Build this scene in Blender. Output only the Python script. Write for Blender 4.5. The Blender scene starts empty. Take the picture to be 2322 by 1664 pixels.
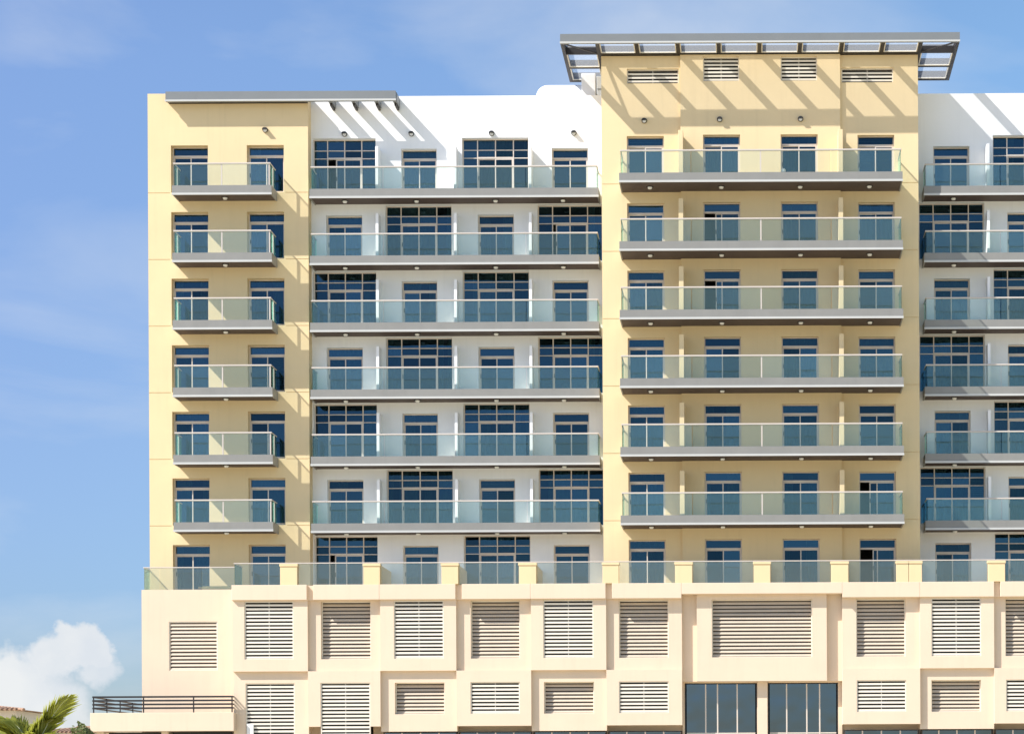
import bpy, bmesh, math, random
from mathutils import Vector, Matrix
random.seed(7)
R = math.radians
SC = bpy.context.scene
COL = SC.collection

# ------------------------------------------------------------------ camera
F_PX, W_PX = 5184.0, 2322.0
cam_data = bpy.data.cameras.new('camera')
cam = bpy.data.objects.new('camera', cam_data); COL.objects.link(cam)
cam.location = (0, -110, 1.6)
cam.rotation_euler = (Matrix.Rotation(R(90), 3, 'X') @ Matrix.Rotation(R(-0.275), 3, 'Z')).to_euler()
cam_data.sensor_width = 36; cam_data.sensor_fit = 'HORIZONTAL'
cam_data.lens = 36 * F_PX / W_PX
cam_data.shift_x = (1161 - 1700) / W_PX
cam_data.shift_y = (1810 - 832) / W_PX
cam_data.clip_start = 1; cam_data.clip_end = 6000
SC.camera = cam

# ------------------------------------------------------------------ light
SUNV = Vector((-1.79, -1.0, 1.95)).normalized()       # towards the sun
SUN_EL = math.asin(SUNV.z)
SUN_ROT = math.atan2(SUNV.x, SUNV.y)
sl = bpy.data.lights.new('sun', 'SUN'); sl.energy = 4.0; sl.angle = R(0.53); sl.color = (1.0, 0.965, 0.93)
so = bpy.data.objects.new('sun', sl); COL.objects.link(so)
so.rotation_euler = SUNV.to_track_quat('Z', 'Y').to_euler(); so.location = (-60, -60, 80)

world = bpy.data.worlds.new('World'); SC.world = world; world.use_nodes = True
wn, wl = world.node_tree.nodes, world.node_tree.links
wn.clear()
def N(nodes, t, **kw):
    n = nodes.new(t)
    for k, v in kw.items():
        if k == 'inp':
            for kk, vv in v.items(): n.inputs[kk].default_value = vv
        else: setattr(n, k, v)
    return n
sky = N(wn, 'ShaderNodeTexSky', sky_type='NISHITA', sun_disc=False, sun_elevation=SUN_EL, sun_rotation=SUN_ROT,
        altitude=0, air_density=1.0, dust_density=0.6, ozone_density=3.0)
bg = N(wn, 'ShaderNodeBackground', inp={'Strength': 0.11})
wo = N(wn, 'ShaderNodeOutputWorld')
tc = N(wn, 'ShaderNodeTexCoord')
# soft high cloud: stretched noise over the whole sky
mp = N(wn, 'ShaderNodeMapping'); mp.inputs['Scale'].default_value = (3.2, 3.2, 9.0); mp.inputs['Location'].default_value = (1.3, 0.4, 0.2)
nz = N(wn, 'ShaderNodeTexNoise', inp={'Scale': 1.6, 'Detail': 7.0, 'Roughness': 0.52, 'Distortion': 0.35})
rp = N(wn, 'ShaderNodeValToRGB'); rp.color_ramp.elements[0].position = 0.47; rp.color_ramp.elements[1].position = 0.82
rp.color_ramp.elements[1].color = (0.55, 0.55, 0.55, 1)
# cumulus bank low on the left of the tower
def sky_dir(px, py): return Vector(((px - 1700) / F_PX, 1.0, (1810 - py) / F_PX)).normalized()
nz2 = N(wn, 'ShaderNodeTexNoise', inp={'Scale': 70.0, 'Detail': 8.0, 'Roughness': 0.56})
nsub = N(wn, 'ShaderNodeVectorMath', operation='SUBTRACT'); nsub.inputs[1].default_value = (0.5, 0.5, 0.5)
nmul = N(wn, 'ShaderNodeVectorMath', operation='SCALE'); nmul.inputs['Scale'].default_value = 0.022
wl.new(tc.outputs['Generated'], nz2.inputs['Vector']); wl.new(nz2.outputs['Color'], nsub.inputs[0]); wl.new(nsub.outputs[0], nmul.inputs[0])
puff = None
for cx_, cy_, rad, soft, amt, flat in ((196, 1462, .0105, .0022, 1.0, 1.05), (158, 1448, .0085, .0022, 1.0, 1.1), (120, 1480, .0100, .0030, .97, 1.2), (225, 1500, .0085, .0035, .9, 1.0), (10, 1575, .0205, .0035, .97, 1.15), (100, 1590, .0180, .0070, .92, 1.0), (165, 1640, .0120, .0060, .8, 1.0), (-190, 1600, .034, .006, .95, 1.2)):
    sub = N(wn, 'ShaderNodeVectorMath', operation='SUBTRACT'); sub.inputs[1].default_value = sky_dir(cx_, cy_)
    scl = N(wn, 'ShaderNodeVectorMath', operation='MULTIPLY'); scl.inputs[1].default_value = (1 / flat, 1.0, 1.0)
    nadd = N(wn, 'ShaderNodeVectorMath', operation='ADD'); ln = N(wn, 'ShaderNodeVectorMath', operation='LENGTH')
    mr = N(wn, 'ShaderNodeMapRange', interpolation_type='SMOOTHSTEP', inp={'From Min': rad + soft, 'From Max': rad - soft, 'To Min': 0.0, 'To Max': amt})
    wl.new(tc.outputs['Generated'], sub.inputs[0]); wl.new(sub.outputs[0], scl.inputs[0]); wl.new(scl.outputs[0], nadd.inputs[0]); wl.new(nmul.outputs[0], nadd.inputs[1])
    wl.new(nadd.outputs[0], ln.inputs[0]); wl.new(ln.outputs['Value'], mr.inputs['Value'])
    if puff is None: puff = mr
    else:
        m_ = N(wn, 'ShaderNodeMath', operation='MAXIMUM'); wl.new(puff.outputs[0], m_.inputs[0]); wl.new(mr.outputs[0], m_.inputs[1]); puff = m_
mx = N(wn, 'ShaderNodeMath', operation='MAXIMUM')
tint = N(wn, 'ShaderNodeMix', data_type='RGBA', blend_type='MULTIPLY'); tint.inputs['Factor'].default_value = 1.0
zr_ = N(wn, 'ShaderNodeValToRGB'); sepz = N(wn, 'ShaderNodeSeparateXYZ')
e = zr_.color_ramp.elements; e[0].position = 0.0; e[0].color = (.50, .56, .60, 1); e[1].position = 1.0; e[1].color = (1, .95, 1, 1)
for p_, c_ in ((.08, (.53, .63, .75)), (.155, (.68, .73, .80)), (.30, (.88, .92, .95))): q_ = e.new(p_); q_.color = (*c_, 1)
wl.new(tc.outputs['Generated'], sepz.inputs[0]); wl.new(sepz.outputs[2], zr_.inputs[0]); xr_ = N(wn, 'ShaderNodeValToRGB'); e2 = xr_.color_ramp.elements; xm_ = N(wn, 'ShaderNodeMapRange', inp={'From Min': -0.5, 'From Max': 0.5})
e2[0].position = 0.1; e2[0].color = (.90, .85, .96, 1); e2[1].position = 0.85; e2[1].color = (.97, 1.08, 1.02, 1)
t2_ = N(wn, 'ShaderNodeMix', data_type='RGBA', blend_type='MULTIPLY'); t2_.inputs['Factor'].default_value = 1.0
wl.new(sepz.outputs[0], xm_.inputs['Value']); wl.new(xm_.outputs[0], xr_.inputs[0]); wl.new(zr_.outputs[0], t2_.inputs[6]); wl.new(xr_.outputs[0], t2_.inputs[7]); wl.new(t2_.outputs[2], tint.inputs[7])
mix = N(wn, 'ShaderNodeMix', data_type='RGBA'); 
nz3 = N(wn, 'ShaderNodeTexNoise', inp={'Scale': 26.0, 'Detail': 5.0}); cc_ = N(wn, 'ShaderNodeMix', data_type='RGBA')
cc_.inputs[6].default_value = (3.7, 3.95, 4.25, 1); cc_.inputs[7].default_value = (4.35, 4.45, 4.5, 1); wl.new(tc.outputs['Generated'], nz3.inputs['Vector'])
cm_ = N(wn, 'ShaderNodeMapRange', inp={'From Min': 0.38, 'From Max': 0.58}); wl.new(nz3.outputs['Fac'], cm_.inputs['Value']); wl.new(cm_.outputs[0], cc_.inputs['Factor']); wl.new(cc_.outputs[2], mix.inputs[7])
L = wl.new
L(tc.outputs['Generated'], mp.inputs['Vector']); L(mp.outputs[0], nz.inputs['Vector']); L(nz.outputs['Fac'], rp.inputs['Fac'])
L(rp.outputs['Color'], mx.inputs[0]); L(puff.outputs[0], mx.inputs[1]); L(mx.outputs[0], mix.inputs['Factor'])
L(sky.outputs[0], tint.inputs[6]); L(tint.outputs[2], mix.inputs[6]); L(mix.outputs[2], bg.inputs['Color']); L(bg.outputs[0], wo.inputs[0])

SC.view_settings.view_transform = 'Standard'; SC.view_settings.look = 'None'
SC.view_settings.gamma = 1; SC.view_settings.use_curve_mapping = False
SC.view_settings.exposure = 0.86
SC.render.engine = 'CYCLES'
SC.cycles.max_bounces = 8; SC.cycles.transparent_max_bounces = 16; SC.cycles.glossy_bounces = 4

# ------------------------------------------------------------------ materials
MATS = {}
def mat(name, col, rough=0.8, metal=0.0, var=0.06, scale=0.6, streak=0.0, bump=0.0, bscale=40, spec=0.5):
    m = bpy.data.materials.new(name); m.use_nodes = True
    n, l = m.node_tree.nodes, m.node_tree.links
    b = n['Principled BSDF']
    b.inputs['Roughness'].default_value = rough; b.inputs['Metallic'].default_value = metal
    b.inputs['Specular IOR Level'].default_value = spec
    b.inputs['Base Color'].default_value = (*col, 1)
    geo = N(n, 'ShaderNodeNewGeometry')
    if var:
        t = N(n, 'ShaderNodeTexNoise', inp={'Scale': scale, 'Detail': 8.0, 'Roughness': 0.6})
        l.new(geo.outputs['Position'], t.inputs['Vector'])
        r = N(n, 'ShaderNodeMapRange', inp={'From Min': 0.3, 'From Max': 0.7, 'To Min': 1 - var, 'To Max': 1 + var * 0.5})
        l.new(t.outputs['Fac'], r.inputs['Value'])
        v = r.outputs[0]
        if streak:
            mpn = N(n, 'ShaderNodeMapping'); mpn.inputs['Scale'].default_value = (3.5, 3.5, 0.16)
            l.new(geo.outputs['Position'], mpn.inputs['Vector'])
            t2 = N(n, 'ShaderNodeTexNoise', inp={'Scale': 1.0, 'Detail': 6.0, 'Roughness': 0.65})
            l.new(mpn.outputs[0], t2.inputs['Vector'])
            r2 = N(n, 'ShaderNodeMapRange', inp={'From Min': 0.52, 'From Max': 0.8, 'To Min': 1.0, 'To Max': 1 - streak})
            l.new(t2.outputs['Fac'], r2.inputs['Value'])
            mm = N(n, 'ShaderNodeMath', operation='MULTIPLY'); l.new(v, mm.inputs[0]); l.new(r2.outputs[0], mm.inputs[1]); v = mm.outputs[0]
        x = N(n, 'ShaderNodeVectorMath', operation='SCALE'); x.inputs[0].default_value = col
        l.new(v, x.inputs['Scale']); l.new(x.outputs[0], b.inputs['Base Color'])
    if bump:
        t3 = N(n, 'ShaderNodeTexNoise', inp={'Scale': bscale, 'Detail': 4.0})
        l.new(geo.outputs['Position'], t3.inputs['Vector'])
        bp = N(n, 'ShaderNodeBump', inp={'Strength': bump, 'Distance': 0.01})
        l.new(t3.outputs['Fac'], bp.inputs['Height']); l.new(bp.outputs[0], b.inputs['Normal'])
    MATS[name] = m
    return m
mat('cream_render', (0.757, 0.592, 0.343), 0.9, var=0.04, scale=0.5, streak=0.06, bump=0.3)
mat('white_render', (0.87, 0.865, 0.84), 0.9, var=0.04, scale=0.5, streak=0.06, bump=0.3)
mat('peach_render', (0.727, 0.583, 0.428), 0.9, var=0.04, scale=0.5, streak=0.06, bump=0.3)
mat('cladding', (0.245, 0.24, 0.22), 0.5, metal=0.0, var=0.07, scale=1.2, streak=0.08)
mat('cladding_lip', (0.52, 0.52, 0.49), 0.4, metal=0.0, var=0.04, scale=1.2)
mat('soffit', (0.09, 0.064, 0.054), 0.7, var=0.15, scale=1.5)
mat('champagne_metal', (0.66, 0.57, 0.48), 0.45, metal=0.0, var=0.05, scale=2)
mat('rail_metal', (0.56, 0.50, 0.44), 0.38, metal=0.0, var=0.04, scale=2)
mat('canopy_metal', (0.19, 0.20, 0.20), 0.45, metal=0.0, var=0.06, scale=1.0)
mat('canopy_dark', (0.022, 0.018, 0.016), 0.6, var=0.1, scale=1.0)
mat('slat_cream', (0.78, 0.72, 0.60), 0.55, var=0.05, scale=2)
mat('slat_tan', (0.56, 0.47, 0.355), 0.6, var=0.06, scale=2)
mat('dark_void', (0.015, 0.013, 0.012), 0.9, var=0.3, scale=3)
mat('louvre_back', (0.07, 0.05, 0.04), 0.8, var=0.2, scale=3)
mat('iron', (0.014, 0.012, 0.012), 0.55, var=0.1, scale=4)
mat('lamp_body', (0.015, 0.015, 0.015), 0.5, var=0.1, scale=6)
mat('lamp_lens', (0.78, 0.78, 0.75), 0.3, var=0.03, scale=6)
mat('room', (0.16, 0.15, 0.14), 0.9, var=0.2, scale=0.8)
mat('roof_felt', (0.5, 0.48, 0.44), 0.9, var=0.15, scale=0.8)
mat('tank_white', (0.80, 0.80, 0.79), 0.45, var=0.03, scale=1.5)
mat('tile_floor', (0.45, 0.42, 0.37), 0.7, var=0.1, scale=1.5)
mat('villa_wall', (0.72, 0.66, 0.56), 0.9, var=0.08, scale=0.7)
mat('roof_tile', (0.40, 0.25, 0.16), 0.85, var=0.35, scale=4)
mat('trunk', (0.22, 0.17, 0.12), 0.9, var=0.3, scale=5)

def leafmat(name, col, rough=0.5, trans=0.35):
    m = bpy.data.materials.new(name); m.use_nodes = True
    n, l = m.node_tree.nodes, m.node_tree.links
    b = n['Principled BSDF']; b.inputs['Roughness'].default_value = rough
    geo = N(n, 'ShaderNodeNewGeometry')
    t = N(n, 'ShaderNodeTexNoise', inp={'Scale': 6.0, 'Detail': 4.0}); l.new(geo.outputs['Position'], t.inputs['Vector'])
    c = N(n, 'ShaderNodeMix', data_type='RGBA'); c.inputs[6].default_value = (*[v * 0.6 for v in col], 1)
    c.inputs[7].default_value = (col[0] * 1.5, col[1] * 1.25, col[2] * 1.1, 1)
    l.new(t.outputs['Fac'], c.inputs['Factor']); l.new(c.outputs[2], b.inputs['Base Color'])
    tr = N(n, 'ShaderNodeBsdfTranslucent'); l.new(c.outputs[2], tr.inputs['Color'])
    ms = N(n, 'ShaderNodeMixShader'); ms.inputs[0].default_value = trans
    l.new(b.outputs[0], ms.inputs[1]); l.new(tr.outputs[0], ms.inputs[2]); l.new(ms.outputs[0], n['Material Output'].inputs[0])
    MATS[name] = m
leafmat('palm_leaf', (0.36, 0.42, 0.07), trans=0.5)
leafmat('shrub_leaf', (0.13, 0.17, 0.05))

def glassmat(name, gl, tr, fac, rough=0.015, veil=0.0, veil_col=(0.7, 0.75, 0.72), wave=0.0, rnd=0.0, ior=1.45):
    m = bpy.data.materials.new(name); m.use_nodes = True
    n, l = m.node_tree.nodes, m.node_tree.links; n.remove(n['Principled BSDF'])
    g = N(n, 'ShaderNodeBsdfGlossy', inp={'Color': (*gl, 1), 'Roughness': rough})
    t = N(n, 'ShaderNodeBsdfTransparent', inp={'Color': (*tr, 1)})
    ms = N(n, 'ShaderNodeMixShader')
    fr = N(n, 'ShaderNodeFresnel', inp={'IOR': ior})
    ad = N(n, 'ShaderNodeMath', operation='ADD'); ad.inputs[1].default_value = fac; ad.use_clamp = True
    l.new(fr.outputs[0], ad.inputs[0]); l.new(ad.outputs[0], ms.inputs[0]); l.new(t.outputs[0], ms.inputs[1]); l.new(g.outputs[0], ms.inputs[2])
    if wave:
        geo = N(n, 'ShaderNodeNewGeometry')
        t3 = N(n, 'ShaderNodeTexNoise', inp={'Scale': 0.9, 'Detail': 1.0}); l.new(geo.outputs['Position'], t3.inputs['Vector'])
        bp = N(n, 'ShaderNodeBump', inp={'Strength': 1.0, 'Distance': wave}); l.new(t3.outputs['Fac'], bp.inputs['Height']); l.new(bp.outputs[0], g.inputs['Normal'])
    if rnd:
        oi = N(n, 'ShaderNodeObjectInfo'); rr = N(n, 'ShaderNodeMapRange', inp={'To Min': 1 - rnd, 'To Max': 1 + rnd * 0.6})
        l.new(oi.outputs['Random'], rr.inputs['Value']); vs = N(n, 'ShaderNodeVectorMath', operation='SCALE'); vs.inputs[0].default_value = gl
        l.new(rr.outputs[0], vs.inputs['Scale']); l.new(vs.outputs[0], g.inputs['Color'])
    last = ms
    if veil:  # even diffuse tint painted over the glass to mimic the light it reflects
        d = N(n, 'ShaderNodeBsdfDiffuse', inp={'Color': (*veil_col, 1)})
        ms2 = N(n, 'ShaderNodeMixShader'); ms2.inputs[0].default_value = veil
        l.new(ms.outputs[0], ms2.inputs[1]); l.new(d.outputs[0], ms2.inputs[2]); last = ms2
    l.new(last.outputs[0], n['Material Output'].inputs[0])
    MATS[name] = m
glassmat('window_glass', (0.085, 0.165, 0.225), (0.50, 0.66, 0.66), 0.36, wave=0.007, rnd=0.5)
glassmat('shop_glass', (0.33, 0.36, 0.42), (0.15, 0.18, 0.22), 0.5, wave=0.01)
glassmat('rail_glass', (0.78, 1.0, 0.95), (0.955, 0.985, 0.965), 0.045, veil=0.030, veil_col=(0.50, 0.78, 0.68), rnd=0.4, ior=1.22)
glassmat('terrace_glass', (0.85, 0.98, 0.93), (0.955, 0.975, 0.945), 0.05, veil=0.065, veil_col=(0.62, 0.70, 0.62), rnd=0.3, ior=1.22)

def clothmat():
    m = bpy.data.materials.new('curtain_cloth'); m.use_nodes = True
    n, l = m.node_tree.nodes, m.node_tree.links
    b = n['Principled BSDF']; b.inputs['Roughness'].default_value = 0.9
    oi = N(n, 'ShaderNodeObjectInfo'); cr = N(n, 'ShaderNodeValToRGB'); cr.color_ramp.interpolation = 'CONSTANT'; l.new(oi.outputs['Random'], cr.inputs[0])
    e = cr.color_ramp.elements; e[0].color = (0.70, 0.72, 0.70, 1); e[1].position = 0.45; e[1].color = (0.50, 0.52, 0.50, 1)
    for p_, c_ in ((.65, (.60, .52, .40)), (.8, (.22, .22, .24)), (.9, (.78, .78, .76))): q_ = e.new(p_); q_.color = (*c_, 1)
    l.new(cr.outputs[0], b.inputs['Base Color'])
    MATS['curtain_cloth'] = m
clothmat()
def frostmat():
    m = bpy.data.materials.new('frosted_panel'); m.use_nodes = True
    n, l = m.node_tree.nodes, m.node_tree.links; n.remove(n['Principled BSDF'])
    d = N(n, 'ShaderNodeBsdfTranslucent', inp={'Color': (0.88, 0.91, 0.91, 1)})
    t = N(n, 'ShaderNodeBsdfTransparent', inp={'Color': (0.97, 0.98, 0.99, 1)})
    d2 = N(n, 'ShaderNodeBsdfDiffuse', inp={'Color': (0.5, 0.53, 0.54, 1)})
    a = N(n, 'ShaderNodeMixShader'); a.inputs[0].default_value = 0.35
    l.new(d.outputs[0], a.inputs[1]); l.new(d2.outputs[0], a.inputs[2])
    b = N(n, 'ShaderNodeMixShader'); b.inputs[0].default_value = 0.17
    l.new(t.outputs[0], b.inputs[1]); l.new(a.outputs[0], b.inputs[2]); l.new(b.outputs[0], n['Material Output'].inputs[0])
    MATS['frosted_panel'] = m
frostmat()

# ------------------------------------------------------------------ helpers
class MB:
    """collects quads for ONE mesh"""
    def __init__(s): s.v = []; s.f = []; s.m = []
    def quad(s, pts, mi=0):
        k = len(s.v); s.v += [tuple(p) for p in pts]; s.f.append(tuple(range(k, k + len(pts)))); s.m.append(mi)
    def box(s, x0, x1, y0, y1, z0, z1, mi=0, skip=''):
        if x0 > x1: x0, x1 = x1, x0
        if y0 > y1: y0, y1 = y1, y0
        if z0 > z1: z0, z1 = z1, z0
        k = len(s.v)
        s.v += [(x0, y0, z0), (x1, y0, z0), (x1, y1, z0), (x0, y1, z0), (x0, y0, z1), (x1, y0, z1), (x1, y1, z1), (x0, y1, z1)]
        for key, f in (('b', (0, 3, 2, 1)), ('t', (4, 5, 6, 7)), ('f', (0, 1, 5, 4)), ('r', (1, 2, 6, 5)), ('k', (2, 3, 7, 6)), ('l', (3, 0, 4, 7))):
            if key not in skip: s.f.append(tuple(k + i for i in f)); s.m.append(mi)
        return s
    def tube(s, p, q, r, n=10, mi=0, r2=None):
        p, q = Vector(p), Vector(q); d = (q - p).normalized(); r2 = r if r2 is None else r2
        a = d.orthogonal().normalized(); b = d.cross(a); k = len(s.v)
        for c, rr in ((p, r), (q, r2)):
            for i in range(n):
                t = 2 * math.pi * i / n; s.v.append(tuple(c + a * math.cos(t) * rr + b * math.sin(t) * rr))
        for i in range(n):
            j = (i + 1) % n; s.f.append((k + i, k + j, k + n + j, k + n + i)); s.m.append(mi)
        s.f.append(tuple(k + i for i in range(n))[::-1]); s.m.append(mi); s.f.append(tuple(k + n + i for i in range(n))); s.m.append(mi)
        return s
    def build(s, name, mats, parent=None, label=None, bevel=0.0, smooth=False, kind=None):
        me = bpy.data.meshes.new(name); me.from_pydata(s.v, [], s.f); me.polygons.foreach_set('material_index', s.m)
        for mm in (mats if isinstance(mats, (list, tuple)) else [mats]): me.materials.append(MATS[mm])
        if smooth: me.polygons.foreach_set('use_smooth', [True] * len(s.f))
        me.update()
        o = bpy.data.objects.new(name, me); COL.objects.link(o)
        if parent: o.parent = parent
        if label: o['label'] = label
        if kind: o['kind'] = kind
        if bevel:
            b = o.modifiers.new('edge', 'BEVEL'); b.width = bevel; b.segments = 2; b.limit_method = 'ANGLE'
        return o
def empty(name, loc=(0, 0, 0), parent=None):
    o = bpy.data.objects.new(name, None); COL.objects.link(o); o.location = loc
    if parent: o.parent = parent
    return o
def tag(o, label=None, cat=None, group=None, kind=None):
    for k, v in (('label', label), ('category', cat), ('group', group), ('kind', kind)):
        if v: o[k] = v
    return o
def link_copy(src, parent, loc=(0, 0, 0)):
    c = src.copy(); COL.objects.link(c); c.parent = parent; c.location = loc
    return c

def relief(name, x0, x1, z0, z1, y, regions, m, parent, yb, label=None):
    """a wall seen from the front, its depth given per rectangle (None = opening)"""
    xs = sorted({round(v, 4) for v in [x0, x1] + [min(max(a, x0), x1) for r in regions for a in r[:2]]})
    zs = sorted({round(v, 4) for v in [z0, z1] + [min(max(a, z0), z1) for r in regions for a in r[2:4]]})
    nx, nz_ = len(xs) - 1, len(zs) - 1
    g = [[y] * nz_ for _ in range(nx)]
    for i in range(nx):
        cx = (xs[i] + xs[i + 1]) / 2
        for j in range(nz_):
            cz = (zs[j] + zs[j + 1]) / 2
            for r in regions:
                if r[0] < cx < r[1] and r[2] < cz < r[3]: g[i][j] = r[4]
    b = MB()
    def Y(i, j):
        if i < 0 or j < 0 or i >= nx or j >= nz_: return yb
        return yb if g[i][j] is None else g[i][j]
    for i in range(nx):
        for j in range(nz_):
            if g[i][j] is not None:
                v = g[i][j]; b.quad([(xs[i], v, zs[j]), (xs[i + 1], v, zs[j]), (xs[i + 1], v, zs[j + 1]), (xs[i], v, zs[j + 1])])
    for i in range(nx + 1):
        for j in range(nz_):
            a, c = Y(i - 1, j), Y(i, j)
            if abs(a - c) > 1e-6:
                p = [(xs[i], a, zs[j]), (xs[i], c, zs[j]), (xs[i], c, zs[j + 1]), (xs[i], a, zs[j + 1])]
                b.quad(p)
    for i in range(nx):
        for j in range(nz_ + 1):
            a, c = Y(i, j - 1), Y(i, j)
            if abs(a - c) > 1e-6:
                p = [(xs[i], a, zs[j]), (xs[i + 1], a, zs[j]), (xs[i + 1], c, zs[j]), (xs[i], c, zs[j])]
                b.quad(p)
    me_o = b.build(name, m, parent, label)
    return me_o

# ================================================================== SETTING
g = MB(); g.quad([(-1500, -1500, 0), (1500, -1500, 0), (1500, 1500, 0), (-1500, 1500, 0)])
mat('paving', (0.57, 0.50, 0.34), 0.9, var=0.2, scale=0.15)
tag(g.build('ground', 'paving'), 'pale dusty ground around the buildings', kind='structure')

# ================================================================== BUILDING
B = empty('apartment_building', (-4, 0, 0))
tag(B, 'tall cream and white apartment block with glass balconies above a louvred base', 'building')
ROOT = B
B.location = (0, 0, 0)
FL = [30.85 - 3.2 * k for k in range(7)]          # floor levels, top one first
YA, YB, YC, YM = 0.0, 0.75, -1.2, -1.36
REC = 0.30
RECS = {YA: 0.42, YB: 0.34, YC: 0.30, YM: 0.28}

# ---------- windows and doors
def add_curtain(win, x0, x1, z0, z1, y):
    """one gathered cloth, folds modelled"""
    style = random.random()
    if style < 0.14: return
    if style < 0.30:
        b = MB(); zb = z0 + (z1 - z0) * random.choice([0.0, 0.18, 0.35, 0.5]); q_ = int((z1 - zb) / 0.09)
        for i in range(q_): zz = z1 - (i + 1) * 0.09; b.quad([(x0, y, zz + 0.01), (x1, y, zz + 0.01), (x1, y + 0.03, zz + 0.085), (x0, y + 0.03, zz + 0.085)])
        b.build('blind', 'curtain_cloth', win, kind='stuff'); return
    w = x1 - x0
    if style < 0.60: spans = [(x0, x1)]
    else:
        gap = random.uniform(0.2, 0.5) * w; c = x0 + w * random.uniform(0.35, 0.65)
        spans = [(x0, c - gap / 2), (c + gap / 2, x1)]
    for a, c in spans:
        if c - a < 0.15: continue
        b = MB(); n = max(8, int((c - a) / 0.045)); ph = random.random() * 6; k0 = len(b.v)
        zb = z0 + random.choice([0.03, 0.03, 0.05])
        for i in range(n + 1):
            xx = a + (c - a) * i / n
            yy = y + 0.045 * math.sin(ph + i * 1.25 + 0.6 * math.sin(i * 0.31 + ph))
            b.v.append((xx, yy, zb)); b.v.append((xx, yy, z1))
        for i in range(n): b.f.append((2 * i, 2 * i + 2, 2 * i + 3, 2 * i + 1)); b.m.append(0)
        b.build('curtain', 'curtain_cloth', win)
PANE = {}
def add_pane(win, x0, x1, z0, z1, y):
    key = (round(x1 - x0, 3), round(z1 - z0, 3))
    if key not in PANE:
        w, h = key; b = MB(); b.box(0, w, 0, 0.012, 0, h)
        me = bpy.data.meshes.new('pane'); me.from_pydata(b.v, [], b.f); me.materials.append(MATS['window_glass']); me.update(); PANE[key] = me
    o = bpy.data.objects.new('pane', PANE[key]); COL.objects.link(o); o.parent = win; o.location = (x0, y, z0)
    # panes are never perfectly coplanar
    o.rotation_euler = (R(random.uniform(-0.25, 0.25)), 0, R(random.uniform(-0.25, 0.25)))
def door(x0, x1, z, yw, H=2.28, openf=0.0, side=-1):
    """balcony door: fixed light above two sliding leaves"""
    y = yw + RECS[yw]; t = 0.055; zt = z + 1.80; b = MB()
    z0 = z + 0.03
    b.box(x0, x0 + t, y - 0.05, y + 0.06, z0, z + H); b.box(x1 - t, x1, y - 0.05, y + 0.06, z0, z + H)
    b.box(x0 + t, x1 - t, y - 0.05, y + 0.06, z + H - 0.045, z + H); b.box(x0 + t, x1 - t, y - 0.06, y + 0.06, z0, z0 + 0.05)
    b.box(x0 + t, x1 - t, y - 0.06, y + 0.06, zt, zt + 0.085)
    xm = (x0 + x1) / 2; s = 0.05
    lw = (x1 - x0) / 2 - t
    leaves = [[x0 + t, xm + 0.035, y + 0.012], [xm - 0.035, x1 - t, y - 0.035]]
    if openf and side < 0:
        sh = openf * lw; leaves[0][0] += sh; leaves[0][1] += sh
    elif openf:
        sh = openf * lw; leaves[1][0] -= sh; leaves[1][1] -= sh
    for a, c, yy in leaves:
        za, zc = z0 + 0.052, zt - 0.003
        b.box(a, a + s, yy - 0.018, yy + 0.018, za, zc); b.box(c - s, c, yy - 0.018, yy + 0.018, za, zc)
        b.box(a + s, c - s, yy - 0.018, yy + 0.018, za, za + 0.07); b.box(a + s, c - s, yy - 0.018, yy + 0.018, zc - 0.045, zc)
    w = b.build('balcony_door', 'champagne_metal', ROOT)
    for a, c, yy in leaves: add_pane(w, a + s, c - s, z0 + 0.122, zt - 0.048, yy - 0.006)
    add_pane(w, x0 + t, x1 - t, zt + 0.087, z + H - 0.047, y - 0.006)
    h = MB(); h.box(leaves[0][0] + 0.012, leaves[0][0] + 0.04, y - 0.05, y - 0.01, z + 0.82, z + 1.02); h.build('door_handle', 'iron', w)
    if not openf: add_curtain(w, x0 + 0.05, x1 - 0.05, z0, z + H - 0.02, y + 0.24)
    return w
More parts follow.
